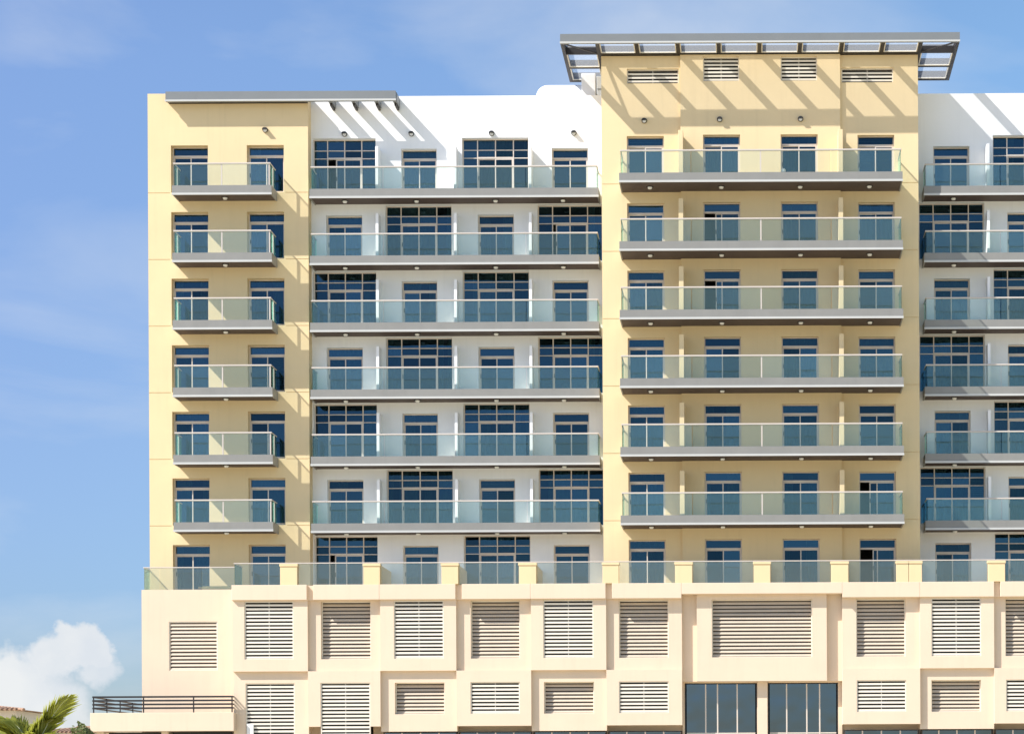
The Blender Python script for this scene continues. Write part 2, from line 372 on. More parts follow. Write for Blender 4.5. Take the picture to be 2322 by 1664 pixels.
def curtain_wall(x0, x1, z, yw, H=2.80, openf=0.0):
    """glazed bay: three bands of panes around a pair of sliding doors"""
    y = yw + RECS[yw]; b = MB(); t = 0.05; z0 = z + 0.03; W_ = x1 - x0
    c1, c2 = x0 + W_ * 0.225, x0 + W_ * 0.765; cm = (c1 + c2) / 2
    zr = [z + 1.86, z + 2.275, z + H]
    b.box(x0, x0 + t, y - 0.05, y + 0.06, z0, z + H); b.box(x1 - t, x1, y - 0.05, y + 0.06, z0, z + H)
    b.box(x0 + t, x1 - t, y - 0.05, y + 0.06, z + H - 0.04, z + H); b.box(x0 + t, x1 - t, y - 0.06, y + 0.06, z0, z0 + 0.05)
    d = t / 2
    b.box(c1 - d, c1 + d, y - 0.055, y + 0.055, z0 + 0.05, z + H - 0.04); b.box(c2 - d, c2 + d, y - 0.055, y + 0.055, z0 + 0.05, z + H - 0.04)
    b.box(cm - d, cm + d, y - 0.052, y + 0.052, zr[0] + 0.08, z + H - 0.04)
    for a, c in ((x0 + t, c1 - d), (c2 + d, x1 - t)):
        for q in (zr[0] + 0.03, zr[1]): b.box(a, c, y - 0.045, y + 0.05, q - 0.02, q + 0.02)
    b.box(c1 + d, c2 - d, y - 0.06, y + 0.06, zr[0], zr[0] + 0.08)
    for a, c in ((c1 + d, cm - d), (cm + d, c2 - d)): b.box(a, c, y - 0.045, y + 0.05, zr[1] - 0.02, zr[1] + 0.02)
    s = 0.055; lw = cm - c1
    leaves = [[c1 + d, cm + 0.03, y + 0.012], [cm - 0.03, c2 - d, y - 0.035]]
    if openf: leaves[0][0] += openf * lw; leaves[0][1] += openf * lw
    for a, c, yy in leaves:
        za, zc = z0 + 0.052, zr[0] - 0.003
        b.box(a, a + s, yy - 0.018, yy + 0.018, za, zc); b.box(c - s, c, yy - 0.018, yy + 0.018, za, zc)
        b.box(a + s, c - s, yy - 0.018, yy + 0.018, za, za + 0.07); b.box(a + s, c - s, yy - 0.018, yy + 0.018, zc - 0.05, zc)
    w = b.build('window_wall', 'champagne_metal', ROOT)
    for a, c, yy in leaves: add_pane(w, a + s, c - s, z0 + 0.122, zr[0] - 0.053, yy - 0.006)
    for a, c in ((x0 + t, c1 - d), (c2 + d, x1 - t)):
        add_pane(w, a, c, z0 + 0.052, zr[0] + 0.008, y - 0.006)
        add_pane(w, a, c, zr[0] + 0.052, zr[1] - 0.022, y - 0.006)
        add_pane(w, a, c, zr[1] + 0.022, z + H - 0.042, y - 0.006)
    for a, c in ((c1 + d, cm - d), (cm + d, c2 - d)):
        add_pane(w, a, c, zr[0] + 0.082, zr[1] - 0.022, y - 0.006)
        add_pane(w, a, c, zr[1] + 0.022, z + H - 0.042, y - 0.006)
    h = MB(); h.box(leaves[0][0] + 0.012, leaves[0][0] + 0.04, y - 0.05, y - 0.01, z + 0.82, z + 1.02); h.build('door_handle', 'iron', w)
    add_curtain(w, x0 + 0.05, c1 - 0.02, z0, z + H - 0.02, y + 0.24)
    if not openf: add_curtain(w, c1 + 0.02, c2 - 0.02, z0, z + H - 0.02, y + 0.24)
    add_curtain(w, c2 + 0.02, x1 - 0.05, z0, z + H - 0.02, y + 0.24)
    return w

# ---------- openings of each wing
A_D = [(-27.70, -25.92), (-24.05, -22.27)]
B_D = {0: [(-16.74, -15.02), (-9.44, -7.69)], 1: [(-20.39, -18.64), (-13.04, -11.29)]}
B_W = {0: [(-21.04, -17.97), (-13.79, -10.57)], 1: [(-17.52, -14.31), (-10.15, -7.0)]}
C_D = [(-5.70, -3.94), (5.28, 7.03)]; C_M = [(-2.07, -0.31), (1.62, 3.38)]
D_D = {0: [(9.04, 10.79), (16.3, 18.05)], 1: [(12.61, 14.36), (19.9, 21.6)]}
D_W = {0: [(11.93, 15.1), (19.2, 22.3)], 1: [(8.33, 11.50), (15.5, 18.7)]}
open_doors = {('C', 1, 1): 0.62, ('C', 2, 1): 0.62, ('C', 5, 3): 0.55, ('C', 6, 3): 0.72}
open_walls = {(0, 0): 0.45, (1, 1): 0.16, (6, 0): 0.28}

rA, rB, rCl, rCm, rCr, rD = [], [], [], [], [], []
for k, z in enumerate(FL):
    for x0, x1 in A_D: rA.append((x0, x1, z + 0.02, z + 2.28, None)); door(x0, x1, z, YA)
    p = k % 2
    for i, (x0, x1) in enumerate(B_D[p]): rB.append((x0, x1, z + 0.02, z + 2.28, None)); door(x0, x1, z, YB)
    hw = 2.80 if k == 0 else 2.76
    for i, (x0, x1) in enumerate(B_W[p]): rB.append((x0, x1, z + 0.02, z + hw, None)); curtain_wall(x0, x1, z, YB, hw, open_walls.get((k, i), 0))
    for i, (x0, x1) in enumerate(D_D[p]): rD.append((x0, x1, z + 0.02, z + 2.28, None)); door(x0, x1, z, YB)
    for i, (x0, x1) in enumerate(D_W[p]): rD.append((x0, x1, z + 0.02, z + hw, None)); curtain_wall(x0, x1, z, YB, hw)
    cd = [(C_D[0], YC, rCl), (C_M[0], YM, rCm), (C_M[1], YM, rCm), (C_D[1], YC, rCr)]
    for i, ((x0, x1), yw, reg) in enumerate(cd):
        reg.append((x0, x1, z + 0.02, z + 2.28, None)); door(x0, x1, z, yw, openf=open_doors.get(('C', k, i), 0))
    if k < 6:   # shadow-gap joints at floor level on the plain piers
        rA += [(-28.8, -27.75, z - 0.015, z + 0.015, YA + 0.03), (-22.2, -21.1, z - 0.015, z + 0.015, YA + 0.03)]
        rCl.append((-6.9, -6.0, z - 0.015, z + 0.015, YC + 0.03)); rCr.append((7.3, 8.17, z - 0.015, z + 0.015, YC + 0.03))

LOUV_C = [(-5.68, -3.22, 35.63, 36.33, YC, rCl), (-2.05, -0.34, 35.68, 36.84, YM, rCm), (1.64, 3.37, 35.68, 36.84, YM, rCm), (4.53, 7.0, 35.63, 36.33, YC, rCr)]
for x0, x1, z0, z1, yw, reg in LOUV_C: reg.append((x0, x1, z0, z1, None))

relief('wall', -28.81, -21.1, 11.6, 35.62, YA, rA, 'cream_render', ROOT, 0.52, 'cream rendered wall of the left wing')
relief('wall', -21.1, -6.9, 11.6, 35.68, YB, rB, 'white_render', ROOT, YB + 0.45, 'white rendered wall between the two cream wings')
relief('wall', -6.9, -3.14, 11.6, 36.93, YC, rCl, 'cream_render', ROOT, YC + 0.36, 'cream pier on the left of the tower')
relief('wall', -3.14, 4.46, 11.6, 36.93, YM, rCm, 'cream_render', ROOT, YC + 0.36, 'cream projecting middle of the tower')
relief('wall', 4.46, 8.17, 11.6, 36.93, YC, rCr, 'cream_render', ROOT, YC + 0.36, 'cream pier on the right of the tower')
relief('wall', 8.17, 24.0, 11.6, 35.68, YB, rD, 'white_render', ROOT, YB + 0.45, 'white rendered wall right of the tower')

def body(x0, x1, y0, y1, z0, ztop, m, label):
    b = MB()
    b.quad([(x0, y0, z0), (x0, y1, z0), (x0, y1, ztop), (x0, y0, ztop)]); b.quad([(x1, y0, z0), (x1, y1, z0), (x1, y1, ztop), (x1, y0, ztop)])
    b.quad([(x0, y1, z0), (x1, y1, z0), (x1, y1, ztop), (x0, y1, ztop)])
    b.quad([(x0, y0, ztop - 0.7), (x1, y0, ztop - 0.7), (x1, y1, ztop - 0.7), (x0, y1, ztop - 0.7)])
    b.build('rear_wall', m, ROOT, label)
    r = MB()
    for z in FL:
        r.quad([(x0 + .02, y0 + 0.01, z), (x1 - .02, y0 + 0.01, z), (x1 - .02, y1 - .02, z), (x0 + .02, y1 - .02, z)])
    r.quad([(x0 + .02, y0 + 4.5, z0), (x1 - .02, y0 + 4.5, z0), (x1 - .02, y0 + 4.5, ztop - .8), (x0 + .02, y0 + 4.5, ztop - .8)])
    r.build('interior_floor', 'room', ROOT)
body(-28.81, -21.1, 0.52, 14, 11.6, 35.62, 'cream_render', 'flank and back of the left wing')
body(-21.1, -6.9, YB + 0.45, 15, 11.6, 35.68, 'white_render', 'back of the white middle')
body(-6.9, 8.17, YC + 0.36, 14, 11.6, 36.93, 'cream_render', 'flank and back of the tower')
body(8.17, 24.0, YB + 0.45, 15, 11.6, 35.68, 'white_render', 'back of the right wing')

# ---------- balconies
def lamp_mesh():
    b = MB(); b.tube((0, 0, 0.03), (0, 0, 0), 0.17, 12, 0); b.tube((0, 0, 0), (0, 0, -0.075), 0.115, 12, 1, 0.085)
    o = b.build('ceiling_lamp', ['lamp_body', 'lamp_lens']); return o
LAMP = lamp_mesh(); first_lamp = [True]
def ceiling_lamp(parent, x, y, z):
    if first_lamp[0]: LAMP.parent = parent; LAMP.location = (x, y, z); first_lamp[0] = False
    else: link_copy(LAMP, parent, (x, y, z))
def balcony(x0, x1, yw, yf, z, lamps, posts, side_posts=False, left=True, right=True, fins=(), lip=0.035, fin_w=0.14, fin_y=None, yback=None, H=0.43):
    """slab with metal fascia, glass guard, handrail"""
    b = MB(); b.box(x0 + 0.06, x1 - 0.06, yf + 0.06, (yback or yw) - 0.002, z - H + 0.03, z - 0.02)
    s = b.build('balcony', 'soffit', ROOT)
    f = MB()
    f.box(x0, x1, yf, yf + 0.058, z - H, z + 0.012); f.box(x0, x0 + 0.058, yf + 0.06, yw - 0.004, z - H, z + 0.012, 0); f.box(x1 - 0.058, x1, yf + 0.06, yw - 0.004, z - H, z + 0.012, 0)
    # drip lip along the bottom
    f.box(x0 - 0.012, x1 + 0.012, yf - lip, yf - 0.002, z - H - 0.012, z - H + 0.085, 1)
    f.build('fascia', ['cladding', 'cladding_lip'], s)
    t = MB(); t.box(x0 + 0.06, x1 - 0.06, yf + 0.06, yw - 0.004, z - 0.017, z + 0.006); t.build('floor_finish', 'tile_floor', s)
    for lx in lamps: ceiling_lamp(s, lx, (yw + yf) / 2 - 0.02, z - H + 0.002)
    # guard
    zr = z + 1.06; yr = yf + 0.07; xa, xb = x0 + 0.08, x1 - 0.08
    h = MB()
    h.box(xa - 0.03, xb + 0.03, yr - 0.05, yr + 0.07, zr - 0.035, zr + 0.035)
    if left: h.box(xa - 0.03, xa + 0.03, yr + 0.071, yw - 0.003, zr - 0.026, zr + 0.026)
    if right: h.box(xb - 0.03, xb + 0.03, yr + 0.036, yw - 0.003, zr - 0.026, zr + 0.026)
    h.build('handrail', 'rail_metal', s, bevel=0.012)
    for px in posts:
        q = MB(); q.box(px - 0.03, px + 0.03, yr - 0.02, yr + 0.03, z + 0.013, zr - 0.036); q.build('post', 'rail_metal', s)
    if side_posts:
        ym = (yr + yw) / 2
        for sx in (xa, xb):
            q = MB(); q.box(sx - 0.03, sx + 0.03, ym - 0.03, ym + 0.03, z + 0.007, zr - 0.027); q.build('post', 'rail_metal', s)
    xs = [xa] + [p_ for p_ in posts if xa + .1 < p_ < xb - .1] + [xb]
    segs = []
    for a, c in zip(xs[:-1], xs[1:]):
        n = max(1, round((c - a) / 3.7))
        for i in range(n): segs.append((a + (c - a) * i / n, a + (c - a) * (i + 1) / n))
    for a, c in segs:
        q = MB(); q.box(a + 0.035, c - 0.012, yr - 0.006, yr + 0.006, z + 0.016, zr - 0.037)
        q.build('glass_panel', 'rail_glass', s)
    for sx, on in ((xa, left), (xb, right)):
        if on:
            q = MB(); q.box(sx - 0.006, sx + 0.006, yr + 0.04, yw - 0.03, z + 0.008, zr - 0.028); q.build('glass_panel', 'rail_glass', s)
    for fx in fins:
        q = MB(); fy = fin_y if fin_y is not None else yw - 0.85
        q.box(fx - fin_w / 2, fx + fin_w / 2, fy, yw - 0.003, z + 0.007, z + 2.18)
        q.build('divider', 'white_render' if fin_w < 0.2 else 'cream_render', s, bevel=0.01)
    return s
for k in range(6):
    z = FL[k]
    balcony(-27.33, -22.60, YA, YA - 1.3, z, [-24.95], [-24.98, -22.72], side_posts=True)
    balcony(-20.93, -7.10, YB, YB - 1.32, z, [-19.35 if k % 2 == 0 else -19.35, -15.9, -12.1, -8.85], [], fins=[-17.79, -14.03, -10.42], fin_y=-0.05, right=True)
    balcony(-5.97, 7.29, YC, YC - 1.92, z, [-4.57, -1.2, 2.52, 5.78], [0.65], fins=[-3.10, 4.42], fin_w=0.22, fin_y=-2.5)
    balcony(8.48, 22.9, YB, YB - 1.32, z, [9.95, 13.5, 17.0], [], fins=[11.62, 15.25, 18.9], fin_y=-0.05)

# ---------- louvres
SL = {}
def slat_mesh(w, typ):
    key = (round(w, 3), typ)
    if key not in SL:
        b = MB()
        if typ == 'open':    # bright lip with a deep black gap above
            b.box(0, w, 0, 0.012, 0, 0.088); b.quad([(0, .012, .086), (w, .012, .086), (w, .06, .10), (0, .06, .10)]); b.quad([(0, .012, .078), (w, .012, .078), (w, .06, .092), (0, .06, .092)])
        else:                # overlapping sloped blade
            b.quad([(0, 0, 0.0), (w, 0, 0.0), (w, 0, 0.03), (0, 0, 0.03)])
            b.quad([(0, 0, 0.03), (w, 0, 0.03), (w, .045, .115), (0, .045, .115)]); b.quad([(0, 0, 0), (w, 0, 0), (w, .04, .09), (0, .04, .09)])
        me = bpy.data.meshes.new('slat'); me.from_pydata(b.v, [], b.f); me.materials.append(MATS['slat_cream' if typ == 'open' else 'slat_tan']); me.update(); SL[key] = me
    return SL[key]
def louvre(x0, x1, z0, z1, y, typ, pitch=0.1745, mid=False):
    """y = front of the slats"""
    b = MB(); t = 0.045; dp = 0.14
    b.box(x0 + .003, x0 + t, y - 0.01, y + dp, z0 + .003, z1 - .003); b.box(x1 - t, x1 - .003, y - 0.01, y + dp, z0 + .003, z1 - .003)
    b.box(x0 + t, x1 - t, y - 0.01, y + dp, z1 - t, z1 - .003); b.box(x0 + t, x1 - t, y - 0.01, y + dp, z0 + .003, z0 + .03)
    fr = b.build('louvre', 'slat_cream', ROOT)
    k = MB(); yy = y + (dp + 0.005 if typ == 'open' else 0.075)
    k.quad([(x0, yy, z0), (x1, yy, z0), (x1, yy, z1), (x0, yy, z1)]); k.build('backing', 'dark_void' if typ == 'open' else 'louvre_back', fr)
    me = slat_mesh(x1 - x0 - 2 * t - 0.006, typ); n = int((z1 - z0 - 0.04) / pitch)
    off = (z1 - z0 - 0.03 - t - n * pitch) / 2
    for i in range(n):
        o = bpy.data.objects.new('slat', me); COL.objects.link(o); o.parent = fr; o.location = (x0 + t + 0.003, y, z0 + 0.035 + off + i * pitch)
        o.rotation_euler = (R(random.uniform(-1.2, 1.2)), R(random.uniform(-0.06, 0.06)), 0)
    if typ == 'open':
        q = MB(); xm = (x0 + x1) / 2; q.box(xm - 0.012, xm + 0.012, y + 0.02, y + 0.03, z0 + .03, z1 - t); q.build('stay', 'slat_cream', fr)
    return fr
for x0, x1, z0, z1, yw, reg in LOUV_C: louvre(x0, x1, z0, z1, yw + 0.13, 'open')

# ---------- podium
YP, YR, YBAND = -2.70, -2.50, -2.86
bx = [-24.24, -20.71, -17.31, -13.74, -10.23, -6.70, -3.15, 4.39, 8.03, 11.51, 15.05, 18.6, 24.0]
reg = []
for i in range(12):
    if i == 6: continue
    a, c = bx[i], bx[i + 1]
    even = (i % 2 == 0) if i < 6 else (i % 2 == 0)
    up = YP if (i in (0, 2, 4, 8, 10)) else YR
    lo = YR if (i in (0, 2, 4, 8, 10)) else YP
    reg.append((a, c, 7.68, 11.69, up)); reg.append((a, c, 4.84 if up == YP else 5.08, 7.68, lo))
    if i > 0: reg.append((a, c, 0, 4.84 if up == YP else 5.08, -1.7))
    else: reg.append((a, c, 0, 7.68, YR))
# recessed middle with its hung panel
reg += [(-3.15, 4.39, 7.13, 11.69, YR + 0.28), (-2.45, 3.66, 7.13, 11.69, YR - 0.02), (-3.15, 4.39, 0, 7.13, -1.9)]
reg += [(-3.05, 0.37, 0.4, 7.07, None), (0.88, 4.20, 0.4, 7.07, None)]
LU = [(-23.68, -21.38), (-20.12, -17.79), (-16.66, -14.33), (-13.08, -10.77), (-9.65, -7.30), (-6.11, -3.78), (-1.74, 2.98), (5.05, 7.37), (8.57, 10.90), (12.06, 14.4), (15.6, 17.95), (19.1, 21.4)]
lv = []
for i, (a, c) in enumerate(LU):
    reg.append((a, c, 8.25, 10.96, None)); o = i in (0, 2, 4, 8, 10)
    yw = YP if o else YR
    if i == 6: yw = YR - 0.02
    lv.append((a, c, 8.25, 10.96, yw + (0.06 if o else 0.20), 'open' if o else 'blade'))
    if i == 6: continue
    lz = 3.4 if i in (0, 1) else 5.65
    reg.append((a, c, lz, 7.13, None))
    yl = YR if o else YP
    t = 'open' if (not o or i == 0) else 'blade'
    lv.append((a, c, lz, 7.13, yl + (0.06 if t == 'open' else 0.22), t))
relief('wall', -24.24, 24.0, 0, 11.69, YR, reg, 'peach_render', ROOT, -1.85, 'peach rendered chequered wall of the base')
for a in lv: louvre(*a)
# left return of the base
rg = [(-27.65, -25.34, 7.84, 10.16, None)]
relief('wall', -28.95, -24.24, 0, 11.69, -1.0, rg, 'peach_render', ROOT, -0.7, 'plain peach wall left of the chequered base')
louvre(-27.65, -25.34, 7.84, 10.16, -0.96, 'blade')
b = MB(); b.quad([(-28.95, -.7, 0), (-28.95, 14, 0), (-28.95, 14, 11.69), (-28.95, -.7, 11.69)]); b.quad([(-24.24, -1.85, 0), (-24.24, -1, 0), (-24.24, -1, 11.69), (-24.24, -1.85, 11.69)])
b.quad([(-28.95, 14, 0), (24, 14, 0), (24, 14, 11.6), (-28.95, 14, 11.6)])
b.build('side_wall', 'peach_render', ROOT)
b = MB(); b.box(-28.93, -24.25, -0.99, 0.36, 11.5, 11.66); b.box(-24.23, 24.0, -2.6, 1.1, 11.45, 11.64)
b.build('terrace_floor', 'tile_floor', ROOT)
b = MB(); b.quad([(-28.9, 2.6, 0), (24, 2.6, 0), (24, 2.6, 11.4), (-28.9, 2.6, 11.4)]); b.build('interior_wall', 'room', ROOT)
# top band: separate projecting lengths
for i in range(12):
    if i == 6: a, c, zb = bx[6] - 0.0, bx[7] + 0.0, 11.20
    else: a, c, zb = bx[i], bx[i + 1], 11.01
    yf = YBAND if i in (0, 2, 4, 5, 6, 7, 8, 10) else YBAND + 0.0
    if i in (1, 3, 9, 11): yf = YBAND
    gl = 0.0; ga = a + (0.29 if i in (1, 3, 5, 9) else 0.0)
    q = MB(); q.box(ga, c - 0.004, yf, YR + 0.5, zb, 11.72); q.build('parapet', 'peach_render', ROOT, bevel=0.015)
    if ga != a:
        q = MB(); q.box(a, ga - 0.003, yf + 0.22, YR + 0.5, zb, 11.70); q.build('parapet', 'peach_render', ROOT)
q = MB(); q.box(-23.62, -23.30, YR - 0.06, YR + 0.02, 4.6, 5.22); q.build('meter_box', 'lamp_lens', ROOT, bevel=0.02)
# piers on the terrace edge
PI = [(-21.97, -21.17, 0), (-18.06, -17.29, 1), (-14.40, -13.62, 1), (-10.77, -9.96, 1), (-6.85, -6.09, 0), (-3.45, -2.64, 0), (0.24, 1.02, 0), (3.87, 4.68, 0), (6.93, 7.50, 0), (7.52, 8.13, 1), (11.23, 12.03, 1), (15.0, 15.8, 1)]
for a, c, dv in PI:
    q = MB(); q.box(a, c, YBAND + 0.06, YBAND + 0.42, 11.722, 12.58); p = q.build('terrace_pier', 'cream_render', ROOT, bevel=0.012)
    q = MB(); q.box(a - 0.03, c + 0.03, YBAND + 0.03, YBAND + 0.45, 12.582, 12.70); q.build('cap', 'cream_render', p, bevel=0.012)
    if dv:
        q = MB(); q.box(c - 0.2, c - 0.02, YBAND + 0.424, YB - 0.01, 11.65, 12.66); q.build('divider', 'cream_render', p)
# terrace guard
gd = MB(); gd.box(-24.18, 24, YBAND + 0.20, YBAND + 0.27, 12.725, 12.775); gd.box(-24.18, -24.12, YBAND + 0.275, -0.96, 12.728, 12.772)
G = gd.build('terrace_guard', 'rail_metal', ROOT, 'metal handrail and glass along the terrace edge', bevel=0.012)
ends = [-24.16] + [v for p in PI for v in p[:2]] + [24.0]
for i in range(0, len(ends), 2):
    a, c = ends[i], ends[i + 1]
    if c - a < 0.1: continue
    n = max(1, round((c - a) / 2.9))
    for j in range(n):
        q = MB(); q.box(a + (c - a) * j / n + 0.04, a + (c - a) * (j + 1) / n - 0.012, YBAND + 0.228, YBAND + 0.24, 11.724, 12.72); q.build('glass_panel', 'terrace_glass', G)
q = MB(); q.box(-24.156, -24.144, YBAND + 0.29, -1.0, 11.724, 12.72); q.build('glass_panel', 'terrace_glass', G)
gd = MB(); gd.box(-28.88, -24.2, -0.95, -0.88, 12.725, 12.775); gd.box(-28.88, -28.82, -0.875, 0.9, 12.728, 12.772)
G2 = gd.build('terrace_guard', 'rail_metal', ROOT, 'glass guard at the left corner of the terrace', bevel=0.012)
for a, c in ((-28.8, -28.1), (-28.08, -26.1), (-26.08, -24.22)):
    q = MB(); q.box(a, c, -0.92, -0.908, 11.695, 12.72); q.build('glass_panel', 'terrace_glass', G2)
q = MB(); q.box(-28.856, -28.844, -0.86, 0.85, 11.695, 12.72); q.build('glass_panel', 'terrace_glass', G2)

# entrance glazing in the middle of the base
def shopfront(x0, x1, z0, z1, y, cols, rail, lab, darkside):
    b = MB(); t = 0.05
    b.box(x0, x1, y - .04, y + .06, z1 - 0.04, z1, 1); b.box(x0, x1, y - .04, y + .06, z0, z0 + 0.08, 1)
    b.box(x0, x0 + t, y - .04, y + .06, z0 + .08, z1 - .04, 1); b.box(x1 - t, x1, y - .04, y + .06, z0 + .08, z1 - .04, 1)
    for c in cols: b.box(c - 0.03, c + 0.03, y - .05, y + .06, z0 + .08, z1 - .04, 0)
    ed = [x0 + t] + cols + [x1 - t]
    for a, c in zip(ed[:-1], ed[1:]): b.box(a + .03, c - .03, y - .045, y + .055, rail - .03, rail + .03, 0)
    w = b.build('shop_window', ['champagne_metal', 'iron'], ROOT, lab)
    for a, c in zip(ed[:-1], ed[1:]):
        for p, q_ in ((z0 + .08, rail - .03), (rail + .03, z1 - .04)):
            q = MB(); q.box(a + .03, c - .03, y, y + .012, p, q_); o = q.build('pane', 'shop_glass', w)
    return w
shopfront(-3.04, 0.36, 0.4, 7.06, -1.80, [-2.06, -1.50, -0.57], 4.70, 'tall grey glazing left of the entrance pillar', 0)
shopfront(0.89, 4.19, 0.4, 7.06, -1.80, [1.77, 2.72, 3.33], 4.70, 'tall grey glazing right of the entrance pillar', 1)
q = MB(); q.box(0.39, 0.86, -2.12, -1.91, 0, 7.125); q.build('pillar', 'peach_render', ROOT, bevel=0.01)
# glazing under the chequered wall
for i in (2, 3, 4, 5, 7, 8, 9):
    a, c = bx[i] + 0.05, bx[i + 1] - 0.02
    n = 4; cols = [a + (c - a) * j / n for j in range(1, n)]
    shopfront(a, c, 0.3, 4.82, -2.15, cols, 3.2, None, 0)
for i in range(1, 6):
    pass

# ---------- canopy over the left wing
CA = MB()
CA.box(-27.82, -16.80, -0.52, -0.30, 35.10, 35.56, 0)
CA.box(-27.85, -16.78, -0.55, -0.522, 35.085, 35.17, 1)
CA.box(-27.80, -21.1, -0.298, 0.45, 35.46, 35.56, 0)
can = CA.build('roof_canopy', ['canopy_metal', 'cladding_lip', 'canopy_dark'], ROOT, 'flat grey canopy along the left parapet')
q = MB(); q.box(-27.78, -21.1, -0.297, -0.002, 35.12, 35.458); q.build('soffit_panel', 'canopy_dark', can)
for x in (-19.97, -18.87, -17.77, -16.87):
    q = MB(); q.box(x - 0.09, x + 0.09, -0.297, YB - 0.003, 35.10, 35.54); rf = q.build('rafter', 'canopy_metal', can)
    q = MB(); q.box(x - 0.05, x + 0.05, -0.1, YB - 0.004, 34.98, 35.098); q.build('bracket', 'canopy_dark', rf)

# ---------- big canopy over the tower
def panel(x0, x1, y0, y1):
    q = MB(); z = zb + 0.07; q.box(x0 + .05, x1 - .05, y0 + .05, y1 - .05, z, z + 0.012); p = q.build('roof_panel', 'frosted_panel', cn)
    f = MB(); f.box(x0, x1, y0, y0 + .048, z - .03, z + .03); f.box(x0, x1, y1 - .048, y1, z - .03, z + .03); f.box(x0, x0 + .048, y0 + .05, y1 - .05, z - .03, z + .03); f.box(x1 - .048, x1, y0 + .05, y1 - .05, z - .03, z + .03)
    f.build('panel_frame', 'slat_cream', p)
zt, zb = 37.37, 36.94
YF, YK = YC - 1.88, 2.6
X0, X1 = -8.70, 10.0
CC = MB()
CC.box(X0, X1, YF, YF + 0.16, zb, zt, 0)                       # front fascia
CC.box(X0 - .01, X1 + .01, YF - 0.03, YF - 0.002, zb - 0.01, zb + 0.07, 1)
CC.box(X0, X0 + 0.16, YF + 0.162, YK, zb, zt, 2); CC.box(X1 - 0.16, X1, YF + 0.162, YK, zb, zt, 2)
CC.box(X0, X1, YK + .002, YK + 0.16, zb, zt, 2)
CC.box(X0 + .165, X1 - .165, YM - 0.10, YM - 0.01, zb + 0.005, zt - 0.03, 2)      # inner beam in front of the wall
cn = CC.build('roof_canopy', ['canopy_metal', 'cladding_lip', 'canopy_dark'], ROOT, 'wide grey pergola canopy crowning the tower')
beams = [-6.98, -5.15, -3.21, -1.29, 0.63, 2.54, 4.50, 6.42, 8.20]
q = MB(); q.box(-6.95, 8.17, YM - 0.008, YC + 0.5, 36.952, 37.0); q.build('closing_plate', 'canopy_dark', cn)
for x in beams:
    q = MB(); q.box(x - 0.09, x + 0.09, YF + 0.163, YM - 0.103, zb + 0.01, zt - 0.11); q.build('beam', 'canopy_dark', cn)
for x in (-6.98, 8.22):
    q = MB(); q.box(x - 0.085, x + 0.085, YM - 0.008, YK, zb + 0.01, zt - 0.02); q.build('beam', 'canopy_dark', cn)
rows = [YC + 0.42, YC + 0.42 + 1.65]
rows = [-1.13, 0.62, YK]
for (xa, xb) in ((X0 + 0.163, -7.07), (8.31, X1 - 0.163)):
    q = MB(); q.box(xa, xb, 0.60, 0.74, zb + 0.012, zt - 0.025); q.build('beam', 'canopy_dark', cn)
    for ya, yb_ in ((YM - 0.008, 0.598), (0.742, YK - 0.002)):
        panel(xa, xb, ya, yb_)
for a, c in zip(beams[:-1], beams[1:]):
    panel(a + 0.092, c - 0.092, YF + 0.164, YM - 0.103)
for xa, xb, s in ((X0 + 0.163, -7.07, 1), (8.295, X1 - 0.163, -1)):
    q = MB(); q.box(xa, xb, YF + 0.164, YM - 0.103, zt - 0.10, zt - 0.088); q.build('roof_panel', 'frosted_panel', cn)
    p0 = (xa, YF + 0.17) if s > 0 else (xb, YF + 0.17); p1 = (xb, YM - 0.11) if s > 0 else (xa, YM - 0.11)
    d = Vector((p1[0] - p0[0], p1[1] - p0[1], 0)).normalized(); nrm = Vector((-d.y, d.x, 0)) * 0.06
    q = MB(); P = [Vector((*p0, 0)) + nrm, Vector((*p0, 0)) - nrm, Vector((*p1, 0)) - nrm, Vector((*p1, 0)) + nrm]
    k = len(q.v); q.v += [(p.x, p.y, zb + 0.005) for p in P] + [(p.x, p.y, zb + 0.038) for p in P]
    for f in ((0, 1, 2, 3), (4, 5, 6, 7), (0, 1, 5, 4), (1, 2, 6, 5), (2, 3, 7, 6), (3, 0, 4, 7)): q.f.append(f); q.m.append(0)
    q.build('brace', 'canopy_dark', cn)

# ---------- wall lamps under the parapets
def wall_lamp(x, y, z):
    b = MB(); b.tube((0, 0, 0), (0, -0.06, 0), 0.13, 14); 
    b.quad([(-.12, -.06, .03), (.12, -.06, .03), (.12, -.20, -.03), (-.12, -.20, -.03)])
    n = 10
    for i in range(n):
        a0, a1 = math.pi * i / n, math.pi * (i + 1) / n
        b.quad([(.125 * math.cos(a0), -.06, .125 * math.sin(a0)), (.125 * math.cos(a1), -.06, .125 * math.sin(a1)), (.12 * math.cos(a1), -.22, .09 * math.sin(a1) - .01), (.12 * math.cos(a0), -.22, .09 * math.sin(a0) - .01)])
        b.quad([(0, -.22, -.02), (.12 * math.cos(a0), -.22, .09 * math.sin(a0) - .01), (.12 * math.cos(a1), -.22, .09 * math.sin(a1) - .01)])
    o = b.build('wall_lamp', 'lamp_body', ROOT); o.location = (x, y, z)
    l = MB(); l.tube((0, -.062, -.02), (0, -.15, -.03), 0.095, 12, 0, 0.07); l.build('lens', 'lamp_lens', o)
for x, y in ((-23.15, YA), (-19.47, YB), (-16.23, YB), (-12.34, YB), (-8.36, YB), (-4.86, YC), (-1.27, YM), (2.57, YM)): wall_lamp(x, y, 33.85)

